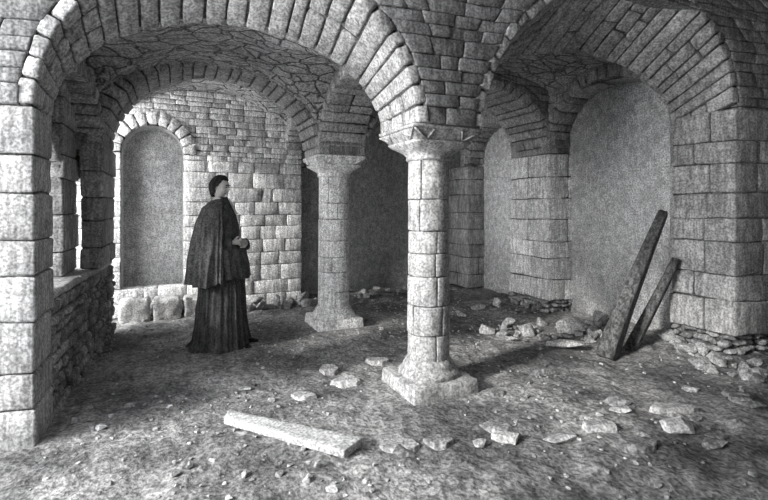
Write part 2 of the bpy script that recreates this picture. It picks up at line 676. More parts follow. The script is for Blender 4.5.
make_pier([(-1.35, 3.33), (-.66, 3.2), (-.65, 3.62), (-1.3, 3.74)], -.03, SP, 'square ashlar pier at the near end of the low rubble wall', splits=((1, 2), (1, 1)), h=.24)
make_pier([(-1.15, 4.4), (-.72, 4.4), (-.70, 4.95), (-1.15, 4.95)], .80, SP + .6, 'slim pale window pier standing back on the sill of the low rubble wall', splits=((1, 1), (1, 1)), h=.26)
make_pier([(-.69, 4.86), (-.5, 4.85), (-.48, 5.74), (-.69, 5.74)], .80, SP, 'narrow pier on the far end of the low rubble wall, left of the niche', splits=((1, 1), (1, 2)), h=.24)
p1 = make_pier([(4.402, 2.372), (5.6, 2.17), (5.6, 2.95), (4.402, 2.95)], .24, 2.2, 'big ashlar pier with two dark timbers leaning on it', splits=((2, 4), (2, 2)), h=.235, amp=.010)
p2 = make_pier([(4.335, 4.447), (4.98, 4.365), (5.0, 5.2), (4.335, 5.2)], .18, SP + .1, 'ashlar pier with a crumbling rubble foot, between two plastered recesses', splits=((1, 2), (2, 2)), h=.24, amp=.010, mat='lit_ashlar')
p3 = make_pier([(4.45, 6.35), (5.05, 6.33), (5.05, 6.98), (4.45, 6.98)], .02, SP + .1, 'stone pier in the far corner, partly hidden behind the nearer column', splits=((1, 2), (1, 2)), h=.24)

# rubble footings are parts of their piers
def footing(parent, plan, z1, h=.06, w=.11):
    mb = MB()
    P = [Vector((*p, 0)) for p in plan]
    W, D = (P[1] - P[0]).length, (P[3] - P[0]).length
    zs = rows(-.06, z1, h)
    for r in range(len(zs) - 1):
        sx, sy = cuts(0, 1, min(1, w / W)), cuts(0, 1, min(1, w / D))
        for i in range(len(sx) - 1):
            for j in range(len(sy) - 1):
                if 0 < i and 0 < j: continue
                jt = Vector((random.uniform(-.03, .025), random.uniform(-.03, .03), random.uniform(-.006, .006)))

                def f(x, y, z, i=i, j=j, jt=jt):
                    s, t = lerp(sx[i], sx[i + 1], x), lerp(sy[j], sy[j + 1], y)
                    q = (P[0] * (1 - s) + P[1] * s) * (1 - t) + (P[3] * (1 - s) + P[2] * s) * t
                    return Vector((q.x, q.y, lerp(zs[r], zs[r + 1], z))) + jt
                block(mb, f, ((sx[i + 1] - sx[i]) * W, (sy[j + 1] - sy[j]) * D, zs[r + 1] - zs[r]), amp=.02, edge=.025, gap=.006, n=(1, 1, 1), tint=random.uniform(.7, 1.25))
    c = .06
    lo = [P[0] + Vector((c, c, -.05)), P[1] + Vector((-c, c, -.05)), P[2] + Vector((-c, -c, -.05)), P[3] + Vector((c, -c, -.05))]
    hi = [Vector((p.x, p.y, z1 - .01)) for p in lo]
    mb.add(lo + hi, [(0, 3, 2, 1), (4, 5, 6, 7), (0, 1, 5, 4), (1, 2, 6, 5), (2, 3, 7, 6), (3, 0, 4, 7)], 1)
    o = mb.build('rubble_footing', ['rubble', 'mortar'], parent)
    o['label'] = 'crumbling rubble footing'


footing(p1, [(4.43, 2.42), (5.5, 2.22), (5.5, 2.95), (4.43, 2.95)], .24)
footing(p2, [(4.30, 4.44), (4.95, 4.38), (4.95, 5.2), (4.30, 5.2)], .18)

# ------------------------------------------------------------------ low rubble wall of the left arcade
mb = MB()
WL = [(3.50, -.665), (3.62, -.655), (5.76, -.49)]
uw = lambda v: pl(WL, v)
zs = rows(-.04, .74, .085, .3)
for r in range(len(zs) - 1):
    cs = cuts(3.60, 5.76, .17, .4)
    for i in range(len(cs) - 1):
        jut = random.uniform(-.02, .014)

        def f(x, y, z, i=i, jut=jut):
            v = lerp(cs[i], cs[i + 1], y)
            return (uw(v) + jut - (1 - x) * .2, v, lerp(zs[r], zs[r + 1], z))
        block(mb, f, (.2, cs[i + 1] - cs[i], zs[r + 1] - zs[r]), amp=.016, edge=.022, gap=.004, n=(0, 2, 1), tint=random.uniform(.7, 1.2))
vs = [(-1.2, 3.60, -.04), (-.69, 3.60, -.04), (-.53, 5.74, -.04), (-1.2, 5.74, -.04), (-1.2, 3.6, .74), (-.69, 3.6, .74), (-.53, 5.74, .74), (-1.2, 5.74, .74)]
mb.add(vs, [(0, 3, 2, 1), (4, 5, 6, 7), (0, 1, 5, 4), (1, 2, 6, 5), (2, 3, 7, 6), (3, 0, 4, 7)], 1)
lw = mb.build('low_wall', ['rubble', 'mortar'])
tag(lw, 'dark waist-high rubble wall under the openings on the left', 'wall')
mb = MB()
cs = cuts(3.62, 5.74, .34)
for i in range(len(cs) - 1):
    def f(x, y, z, i=i):
        v = lerp(cs[i], cs[i + 1], y)
        return (lerp(-1.2, uw(v) - .015, x), v, lerp(.735, .80, z))
    block(mb, f, (.5, cs[i + 1] - cs[i], .065), amp=.01, edge=.02, gap=.003, n=(3, 2, 0))
o = mb.build('sill', ['slab'], lw)
o['label'] = 'pale worn stone sill'

# ------------------------------------------------------------------ arches
def make_arch(label, cat='arch', extra=None, **k):
    mb = MB()
    arch(mb, **k)
    if extra: extra(mb)
    o = mb.build('stone_arch', ['ashlar', 'mortar'])
    return tag(o, label, cat)


make_arch('great front arch from the pier by the low rubble wall to the nearer column',
          A0=(-.66, 3.2), A1=(-.65, 3.62), B0=(1.53, 2.78), B1=(1.54, 3.42), zsA=SP, zsB=SP, rise=1.02, rise_back=.70, ring=.10, step=.135, splits=(1, 3))
make_arch('great front arch from the nearer column to the pier with leaning timbers',
          A0=(2.08, 2.74), A1=(2.07, 3.42), B0=(4.42, 2.4), B1=(4.42, 2.95), zsA=SP, zsB=2.25, rise=1.05, rise_back=.74, zsB_b=2.05, ring=.10, step=.135, splits=(1, 3))
make_arch('round arch framing the niche and the robed person, ending on the rear column',
          A0=(-.5, 4.85), A1=(-.48, 5.6), B0=(1.48, 4.9), B1=(1.48, 5.46), zsA=SP, zsB=SP, rise=.82, ring=.18, step=.11, splits=(1, 3))
make_arch('arch from the rear column to the pier with the crumbling foot',
          A0=(2.05, 4.88), A1=(2.05, 5.46), B0=(4.35, 4.48), B1=(4.35, 5.2), zsA=SP, zsB=2.02, rise=.88, ring=.18, step=.125, splits=(1, 3))
make_arch('short arch between the front column and the rear column',
          A0=(2.07, 3.42), A1=(1.54, 3.42), B0=(2.05, 4.9), B1=(1.49, 4.9), zsA=SP, zsB=SP, rise=.66, ring=.16, step=.12, splits=(1, 2))
make_arch('short dark arch between the rear column and the back wall',
          A0=(2.05, 5.46), A1=(1.49, 5.46), B0=(2.05, 6.55), B1=(1.5, 6.55), zsA=SP, zsB=SP, rise=.5, ring=.16, step=.12, splits=(1, 2))
make_arch('wall arch over the pale stained plaster recess behind the leaning timbers',
          A0=(4.95, 2.95), A1=(4.42, 2.95), B0=(4.98, 4.45), B1=(4.35, 4.48), zsA=2.05, zsB=2.05, rise=.72, ring=.16, step=.12, splits=(1, 2))
make_arch('wall arch between the pier with crumbling foot and the far corner pier',
          A0=(5.0, 5.2), A1=(4.35, 5.2), B0=(5.0, 6.35), B1=(4.45, 6.35), zsA=2.05, zsB=2.05, rise=.55, ring=.16, step=.12, splits=(1, 2))
make_arch('dark inner arch spanning above the low rubble wall',
          A0=(-.65, 3.62), A1=(-.95, 3.66), B0=(-.5, 4.86), B1=(-.8, 4.86), zsA=1.85, zsB=1.85, rise=.5, ring=.14, step=.12, splits=(1, 1))
make_arch('small round-headed window arch over the slim pale window pier',
          A0=(-.80, 3.66), A1=(-1.2, 3.66), B0=(-.74, 4.42), B1=(-1.15, 4.42), zsA=1.52, zsB=1.52, rise=.36, ring=.14, step=.09, splits=(1, 1))

# spandrel masonry
mb = MB()
face_wall(mb, -1.6, 5.8, SP + .0, 3.7, v1, .25,
          [(-.66, 1.53, SP, 1.02, .085), (2.08, 4.42, SP, 1.05, .085, .33)], h=.10, w=.24)
# pier bodies carrying the near arches from the springing up
tag(mb.build('wall_front', ['shaded_ashlar', 'mortar']), 'coursed masonry above the near arches', kind='structure')
mb = MB()
face_wall(mb, -1.0, 5.0, SP + .0, 3.2, v2, .25,
          [(-.5, 1.48, SP, .82, .13), (2.05, 4.35, SP + .04, .90, .13)], h=.10, w=.22)
tag(mb.build('wall_middle', ['shaded_ashlar', 'mortar']), 'coursed masonry above the far arches', kind='structure')
mb = MB()
face_wall(mb, 2.9, 6.6, 2.02, 3.2, lambda y: pl([(2.95, 4.43), (4.48, 4.36), (6.4, 4.46)], y), .25,
          [(2.95, 4.48, 2.05, .72, .13), (5.2, 6.35, 2.05, .55, .13)], h=.10, w=.22, axis='y')
tag(mb.build('wall_right_upper', ['ashlar', 'mortar']), 'masonry above the right wall arches', kind='structure')
mb = MB()
face_wall(mb, 3.3, 6.5, SP, 3.0, lambda y: 1.52, .5,
          [(3.42, 4.9, SP, .66, .13), (5.46, 6.55, SP, .5, .13)], h=.10, w=.22, axis='y')
tag(mb.build('wall_centre', ['ashlar', 'mortar']), 'masonry above the arches joining the columns', kind='structure')
mb = MB()
face_wall(mb, 3.55, 5.74, 1.6, 3.0, lambda y: uw(y) - .02 - .30, -.0 + .28, [(3.62, 4.86, 1.85, .5, .12)], h=.10, w=.22, axis='y')
face_wall(mb, 3.55, 5.0, 1.5, 2.6, lambda y: -1.12, .3, [(3.66, 4.42, 1.52, .36, .12)], h=.10, w=.22, axis='y')
tag(mb.build('wall_left', ['ashlar', 'mortar']), 'masonry over the left arcade openings', kind='structure')

# ------------------------------------------------------------------ columns
def ring_loft(mb, cx, cy, rings, n=40, mat=0, amp=.003, cap=True):
    """rings: (z, r, squareness 0..1)"""
    vs = []
    for (z, r, sq) in rings:
        for k in range(n):
            t = 2 * PI * (k + .5) / n
            c, s = math.cos(t), math.sin(t)
            rs = r / max(abs(c), abs(s))
            rr = r * (1 - sq) + rs * sq
            p = Vector((cx + c * rr, cy + s * rr, z))
            vs.append(p + noise.noise_vector(p * 12) * amp)
    fs = []
    for i in range(len(rings) - 1):
        for k in range(n):
            fs.append((i * n + k, i * n + (k + 1) % n, (i + 1) * n + (k + 1) % n, (i + 1) * n + k))
    if cap:
        fs.append(tuple(range(n))[::-1])
        fs.append(tuple((len(rings) - 1) * n + k for k in range(n)))
    mb.add(vs, fs, mat)


def slab4(mb, cx, cy, w0, w1, z0, z1, amp=.006, dx=0, dy=0):
    """rounded square block widening from w0 to w1 (half widths)"""
    def f(x, y, z):
        w = lerp(w0, w1, z)
        return (cx + dx + (2 * x - 1) * w, cy + dy + (2 * y - 1) * w, lerp(z0, z1, z))
    block(mb, f, (2 * w1, 2 * w1, z1 - z0), gap=0, edge=.012, amp=amp, n=(4, 4, 1), tint=random.uniform(.97, 1.05))


def column(c, r0, label, fat=1.0, seed=1, mat='column'):
    random.seed(seed)
    t = empty('stone_column', (c[0], c[1], 0), label, 'column')
    mb = MB(); slab4(mb, 0, 0, .275 * fat, .262 * fat, -.04, .10); mb.build('plinth', mat, t)
    mb = MB()
    ring_loft(mb, 0, 0, [(.09, r0 + .060, .35), (.125, r0 + .062, .2), (.15, r0 + .050, .05), (.165, r0 + .030, 0), (.185, r0 + .030, 0),
                         (.205, r0 + .016, 0), (.225, r0 + .004, 0)], amp=.008)
    mb.build('base_moulding', mat, t)
    # shaft of coursed stones
    mb = MB()
    zs = rows(.215, 1.70, .205, .2)
    for i in range(len(zs) - 1):
        off = random.uniform(0, 2 * PI)
        k = random.randint(3, 4)
        ts = [off + 2 * PI * (q + random.uniform(-.12, .12)) / k for q in range(k)]
        ts.append(ts[0] + 2 * PI)
        jr = random.uniform(-.003, .004)
        for q in range(k):
            def f(x, y, z, q=q):
                th = lerp(ts[q], ts[q + 1], x)
                zz = lerp(zs[i], zs[i + 1], z)
                r = (r0 + .006 - .012 * (zz / 1.7) + jr) * lerp(.55, 1, 1 - y)
                return (math.cos(th) * r, math.sin(th) * r, zz)
            block(mb, f, ((ts[q + 1] - ts[q]) * r0, r0 * .45, zs[i + 1] - zs[i]), gap=.0025, edge=.009, amp=.004, n=(5, 0, 2), tint=random.uniform(.93, 1.06))
    ring_loft(mb, 0, 0, [(.21, r0 - .016, 0), (1.70, r0 - .022, 0)], mat=1, amp=0)
    mb.build('shaft', [mat, 'mortar'], t)
    mb = MB()
    ring_loft(mb, 0, 0, [(1.69, r0 + .0, 0), (1.70, r0 + .012, 0), (1.715, r0 + .012, 0), (1.72, r0 + .004, .05), (1.745, r0 + .018, .25),
                         (1.775, r0 + .045, .55), (1.80, r0 + .075, .8), (1.822, r0 + .085, .95)], amp=.003, n=64)
    cap = mb.build('capital', mat, t)
    # raised chevrons carved at the corners
    mb = MB()
    wz = lambda z: lerp(.217, .286, (z - 1.818) / .077) * fat
    for sx in (-1, 1):
        for sy in (-1, 1):
            for face in (0, 1):
                for (o0, o1) in ((.012, .085), (.085, .150)):
                    # a ridge on one sloping side of the abacus: from the top near the corner down to the lower edge
                    z0_, z1_ = (1.888, 1.832) if o0 < .05 else (1.832, 1.888)
                    w0_, w1_ = wz(z0_), wz(z1_)
                    p0 = Vector((w0_, w0_ - o0, z0_)); p1 = Vector((w1_, w1_ - o1, z1_))
                    if o0 > .05: p1 = Vector((w1_, w1_ - .165, z1_))
                    nr = Vector((.75, 0, -.66)); side = (p1 - p0).cross(nr).normalized() * .006
                    q = [p0 - side, p0 + side, p1 + side, p1 - side]
                    vs = [p - nr * .008 for p in q] + [p + nr * .009 for p in q]
                    vs = [Vector((p.y, p.x, p.z)) if face else p for p in vs]
                    vs = [Vector((p.x * sx, p.y * sy, p.z)) for p in vs]
                    mb.add(vs, [(0, 1, 2, 3), (7, 6, 5, 4), (0, 4, 5, 1), (1, 5, 6, 2), (2, 6, 7, 3), (3, 7, 4, 0)])
    mb.build('carved_chevron', mat, cap)
    mb = MB(); slab4(mb, 0, 0, .215 * fat, .282 * fat, 1.818, 1.895, .003)
    slab4(mb, 0, 0, .284 * fat, .29 * fat, 1.893, 1.922, .003)
    mb.build('abacus', mat, t)
    return t


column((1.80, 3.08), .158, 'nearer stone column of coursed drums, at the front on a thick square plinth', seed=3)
column((1.76, 5.17), .178, 'rear stone column, beside the robed person, on its own square plinth', seed=8, fat=1.0, mat='lit_column')
random.seed(21)

# ------------------------------------------------------------------ loose stones
def rock_mesh(name, sx, sy, sz, seed, flat=False, bev=.05, mat='rock'):
    rnd = random.Random(seed)
    bm = bmesh.new()
    pts = []
    if flat:
        n = rnd.randint(6, 8)
        for k in range(n):
            t = 2 * PI * (k + rnd.uniform(-.25, .25)) / n
            r = rnd.uniform(.82, 1.08)
            pts.append((math.cos(t) * r * sx / 2, math.sin(t) * r * sy / 2, -sz * .5))
            pts.append((math.cos(t) * r * sx / 2 * .93, math.sin(t) * r * sy / 2 * .93, sz * rnd.uniform(.42, .5)))
    else:
        for k in range(12):
            v = Vector((rnd.gauss(0, 1), rnd.gauss(0, 1), rnd.gauss(0, 1))).normalized()
            m = max(abs(v.x), abs(v.y), abs(v.z))
            v = v * (.55 + .45 / m * .8)
            v = Vector([max(-1, min(1, q)) for q in v])
            pts.append((v.x * sx / 2 * 1.12, v.y * sy / 2 * 1.12, v.z * sz / 2 * 1.12))
    vs = [bm.verts.new(p) for p in pts]
    r = bmesh.ops.convex_hull(bm, input=vs)
    bmesh.ops.delete(bm, geom=[e for e in r['geom_interior'] + r['geom_unused'] if isinstance(e, bmesh.types.BMVert)], context='VERTS')
    bmesh.ops.bevel(bm, geom=list(bm.edges), offset=min(sx, sy, sz) * bev, segments=2, affect='EDGES', clamp_overlap=True)
    bmesh.ops.triangulate(bm, faces=bm.faces)
    bmesh.ops.subdivide_edges(bm, edges=list(bm.edges), cuts=1, use_grid_fill=True)
    for v in bm.verts:
        v.co += noise.noise_vector(v.co * 14 + Vector((seed, 0, 0))) * min(sx, sy, sz) * .05
    bm.normal_update()
    me = bpy.data.meshes.new(name)
    bm.to_mesh(me)
    bm.free()
    me.materials.append(M[mat])
    at = me.attributes.new('tint', 'FLOAT', 'POINT')
    at.data.foreach_set('value', [rnd.uniform(.85, 1.15)] * len(me.vertices))
    for p in me.polygons: p.use_smooth = False
    return me


def rock(px, py, w, d, h, label, seed, name='loose_stone', cat='stone', flat=False, rz=0, tilt=0, sink=.25, mat='rock', group=None, z=None):
    p = F(px, py) if z is None else Vector((px, py, 0))
    o = bpy.data.objects.new(name, rock_mesh(name, w, d, h, seed, flat, mat=mat))
    COL.objects.link(o)
    base = hfloor(p.x, p.y) if z is None else z
    o.location = (p.x, p.y, base + h * (.5 - sink))
    o.rotation_euler = (math.radians(tilt), math.radians(tilt * .4), -YAW + math.radians(rz))
    tag(o, label, cat, group)
    return o


# flat slabs lying about the floor (pixel, width, depth, thickness)
rock(328, 372, .17, .16, .05, 'small tilted flagstone touching the round-edged slab, left of the nearer column', 1, 'flagstone', 'flagstone', True, 10, 12, mat='slab')
rock(346, 383, .26, .16, .05, 'smooth oval flagstone lying left of the nearer column', 2, 'flagstone', 'flagstone', True, 5, 4, mat='slab')
rock(378, 362, .24, .14, .05, 'flat grey flagstone directly behind the left corner of the near plinth', 3, 'flagstone', 'flagstone', True, 0, 4, mat='slab')
rock(303, 398, .20, .13, .03, 'thin flagstone sunk in earth between the person and the plank', 4, 'flagstone', 'flagstone', True, 0, 0, mat='slab')
rock(400, 446, .26, .14, .04, 'flat half-buried slab just right of the plank end', 5, 'flagstone', 'flagstone', True, 0, 0, mat='rock')
rock(508, 440, .20, .12, .07, 'pale lumpy stone in front of the nearer plinth', 6, mat='slab', sink=.3)
rock(480, 445, .09, .07, .05, 'little stone beside the pale lumpy foreground stone', 7, sink=.3)
rock(562, 439, .24, .11, .06, 'elongated rough stone between the lumpy pale stone and the squared block', 8, rz=15, sink=.3)
rock(600, 430, .22, .12, .05, 'dull flat stone just behind the elongated rough stone', 9, flat=True, sink=.3)
rock(674, 410, .36, .11, .045, 'long narrow flagstone directly behind the squared pale block', 10, 'flagstone', 'flagstone', True, 0, 2, sink=.2, mat='slab')
rock(680, 431, .23, .15, .10, 'squared pale block lying in front of the long narrow flagstone', 11, 'squared_block', 'stone', sink=.25, mat='slab')
rock(736, 427, .12, .10, .05, 'rounded half-buried stone beyond the squared pale block, by the frame edge', 12, sink=.35)
rock(245, 391, .10, .07, .03, 'small stone on the shaded ground left of the thin flagstone', 13, sink=.3)
rock(620, 412, .16, .10, .04, 'flattish stone left of the long narrow flagstone', 14, sink=.3)
rock(540, 372, .34, .16, .07, 'dark low stone mound right of the near plinth', 15, sink=.4, mat='rubble')
rock(690, 390, .14, .10, .05, 'small stone behind the long narrow flagstone', 16, sink=.3)

# rubble by the middle right pier
P = [(487, 333, .14, .10, .10, 'pale stone at the left end of the rubble by the pier with the crumbling foot'),
     (508, 329, .15, .12, .13, 'upright angular stone in the rubble against the pier with the crumbling foot'),
     (527, 336, .15, .12, .12, 'angular stone at the corner of the pier with the crumbling foot'),
     (545, 341, .12, .10, .07, 'low stone between the angular stone and the big striped boulder'),
     (570, 332, .32, .18, .17, 'largest tilted boulder of the rubble below the plaster wall'),
     (567, 349, .32, .18, .09, 'flat broad stone in front of the largest tilted boulder'),
     (600, 328, .16, .14, .17, 'upright stone between the largest boulder and the leaning timbers'),
     (540, 325, .14, .10, .10, 'stone tucked against the shaded face of the pier with the crumbling foot'),
     (512, 342, .10, .08, .05, 'small stone in front of the upright angular stone'),
     (462, 316, .14, .12, .09, 'stone close behind the nearer column shaft'),
     (478, 309, .18, .12, .08, 'pale stone on the lit ground near the far corner pier'),
     (497, 306, .12, .12, .13, 'dark stone at the foot of the far corner pier'),
     (655, 336, .20, .16, .22, 'pointed pale stone behind the foot of the leaning timbers'),
     (668, 345, .16, .14, .14, 'stone wedged between the leaning timbers and their pier'),
     (590, 343, .10, .08, .06, 'little stone just left of the foot of the leaning timbers')]
for i, (px, py, w, d, h, lab) in enumerate(P):
    rock(px, py, w * 1.25, d * 1.2, h * 1.25, lab, 100 + i, sink=.2, rz=random.uniform(-25, 25), tilt=random.uniform(-12, 12), mat='slab' if 'pale' in lab or 'boulder' in lab else 'rock')

# rubble spilling from the foot of the right pier
rnd = random.Random(4)
for i in range(40):
    px = rnd.uniform(676, 764)
    py = lerp(344, 366, (px - 672) / 63) + rnd.uniform(0, 16) if px < 735 else rnd.uniform(366, 384)
    s = rnd.uniform(.05, .13)
    rock(px, py, s * 1.3, s, s * .8, 'small broken stone spilled along the foot of the pier with leaning timbers', 200 + i, 'rubble_stone', 'stone', sink=.3,
         rz=rnd.uniform(0, 180), group='rubble at the foot of the right pier')
# broken stone between the pier with the crumbling foot and the timbers
for i in range(34):
    px = rnd.uniform(500, 600)
    py = lerp(322, 338, rnd.random()) + (px - 500) * .06
    s = rnd.uniform(.05, .12)
    rock(px, py, s * 1.3, s, s * .9, 'broken stone strewn between the pier with the crumbling foot and the timbers', 330 + i, 'rubble_stone', 'stone', sink=.25,
         rz=rnd.uniform(0, 180), tilt=rnd.uniform(-20, 20), group='rubble at the crumbling pier foot')
for i in range(22):
    px, py = rnd.uniform(380, 755), rnd.uniform(388, 452)
    if abs(px - 430) < 60 and py < 415: continue
    s = rnd.uniform(.06, .13)
    rock(px, py, s * 1.6, s * 1.1, s * .5, 'dull half-buried stone in the dark trampled earth before the columns', 380 + i, 'buried_stone', 'stone', flat=rnd.random() < .5, sink=.42,
         rz=rnd.uniform(-30, 30), group='half-buried stones in the trampled earth', mat='rubble')
# rubble at the foot of the back wall right of the person
for i in range(24):
    x = rnd.uniform(.9, 1.75); y = rnd.uniform(6.18, 6.42)
    s = rnd.uniform(.08, .17)
    rock(x, y, s * 1.2, s, s, 'broken stone heaped at the foot of the ashlar back wall beside the robed person', 240 + i, 'rubble_stone', 'stone', sink=.25,
         rz=rnd.uniform(0, 180), group='rubble along the back wall', z=hfloor(x, y) + rnd.choice((0, 0, .07)))
for i in range(16):
    x = rnd.uniform(2.4, 4.3); y = rnd.uniform(6.3, 6.85)
    s = rnd.uniform(.07, .15)
    rock(x, y, s * 1.3, s, s * .8, 'stone lying along the foot of the dark plaster wall between the columns', 280 + i, 'rubble_stone', 'stone', sink=.25,
         rz=rnd.uniform(0, 180), group='rubble along the dark plaster wall', z=hfloor(x, y))
# squared blocks on the ground below the niche
for (x0, x1, h, lab) in ((-.50, -.17, .29, 'cracked squared block below the niche, the one farther from the person'),
                         (-.15, .17, .30, 'rounded squared block below the niche, the one closer to the person'),
                         (.19, .44, .27, 'squared block on the ground just behind the robed person')):
    mb = MB()
    def f(x, y, z):
        return (lerp(x0, x1, x) - (x0 + x1) / 2, (y - .5) * .24, (z - .5) * h)
    block(mb, f, (x1 - x0, .24, h), gap=.004, edge=.03, amp=.028, n=(5, 3, 5), tint=1.0)
    o = mb.build('squared_block', 'slab')
    o.location = ((x0 + x1) / 2, 6.32, hfloor((x0 + x1) / 2, 6.32) + h / 2 - .03)
    tag(o, lab, 'stone')

# small clods and chips all over the floor
rnd = random.Random(9)
shapes = []
for k in range(6):
    me = rock_mesh('clod', 1, .8, .55, 400 + k)
    shapes.append(([v.co.copy() for v in me.vertices], [tuple(p.vertices) for p in me.polygons]))
    bpy.data.meshes.remove(me)
mb = MB()
for i in range(2600):
    x, y = rnd.uniform(-.6, 4.9), rnd.uniform(1.2, 6.6)
    if max(abs(x - 1.8), abs(y - 3.08)) < .3 or max(abs(x - 1.76), abs(y - 5.17)) < .3: continue
    if noise.noise(Vector((x * 1.1, y * 1.1, 5))) < rnd.uniform(-.5, .25): continue
    s = rnd.uniform(.012, .038) * (1.9 if rnd.random() < .12 else 1)
    vs, fs = shapes[rnd.randrange(6)]
    R = Matrix.Rotation(rnd.uniform(0, 6.28), 3, 'Z')
    mb.add([R @ (v * s) + Vector((x, y, hfloor(x, y) + s * .12)) for v in vs], fs, 0, rnd.uniform(.7, 1.2))
tag(mb.build('gravel', 'rock', smooth=False), 'small clods and stone chips strewn over the earth floor', 'gravel', kind='stuff')

# ------------------------------------------------------------------ timbers and plank
def beam(name, pts, w, t, mat, label, cat, up=Vector((0, 0, 1)), tag_it=True, seed=0, knots=True):
    """pts: centre line; w,t lists of widths and thicknesses"""
    mb = MB()
    n = len(pts)
    m = 16
    rings = []
    for i in range(n):
        p = Vector(pts[i])
        d = (Vector(pts[min(i + 1, n - 1)]) - Vector(pts[max(i - 1, 0)])).normalized()
        s = d.cross(up).normalized()
        u = s.cross(d).normalized()
        for k in range(m):
            a = 2 * PI * k / m
            c, q = math.cos(a), math.sin(a)
            e = 1 / max(abs(c), abs(q)) * .82 + .18
            r = p + s * (c * e * w[i] / 2) + u * (q * e * t[i] / 2)
            r += noise.noise_vector(Vector((k * 1.3, i * .15, seed))) * .007
            rings.append(r)
    fs = []
    for i in range(n - 1):
        for k in range(m):
            fs.append((i * m + k, i * m + (k + 1) % m, (i + 1) * m + (k + 1) % m, (i + 1) * m + k))
    fs += [tuple(range(m))[::-1], tuple((n - 1) * m + k for k in range(m))]
    o_ = Vector(pts[0])
    mb.add(rings, fs)
    o = mb.build(name, mat, origin=o_)
    return tag(o, label, cat)


def curve(a, b, bow, n=14):
    a, b = Vector(a), Vector(b)
    return [a.lerp(b, i / (n - 1)) + Vector(bow) * math.sin(PI * i / (n - 1)) for i in range(n)]


a = F(606, 358); a.z = .0
n = 14
beam('timber_beam', curve(a, (4.36, 2.98, 1.30), (-.02, 0, .0)), [lerp(.21, .075, (i / 13) ** .9) for i in range(n)], [lerp(.15, .075, i / 13) for i in range(n)],
     'timber', 'long dark timber leaning against the right pier, the taller of two', 'timber', seed=1, up=Vector((.4, -.9, 0)))
a = F(630, 350); a.z = .0
beam('timber_beam', curve(a, (4.37, 2.86, .86), (0, 0, 0)), [lerp(.12, .07, i / 13) for i in range(n)], [lerp(.10, .07, i / 13) for i in range(n)],
     'timber', 'short dark timber leaning behind the long one, ending low on the right pier', 'timber', seed=5, up=Vector((.4, -.9, 0)))
a = F(226, 424); b = F(354, 454)
a.z = .045; b.z = .035
mb = MB()
d = (b - a).normalized(); s = Vector((-d.y, d.x, 0))
def f(x, y, z):
    w = lerp(.10, .175, x)
    p = a.lerp(b, x) + s * ((y - .5) * w) + Vector((0, 0, (z - .5) * .045))
    p += d * (.03 * (y - .5) if x > .5 else .05 * (.5 - y))
    return p - a
block(mb, f, ((b - a).length, .15, .045), gap=0, edge=.006, amp=.004, n=(12, 3, 0), tint=1)
o = mb.build('plank', 'plank'); o.location = a
tag(o, 'pale wooden plank lying flat on the bare ground', 'plank')

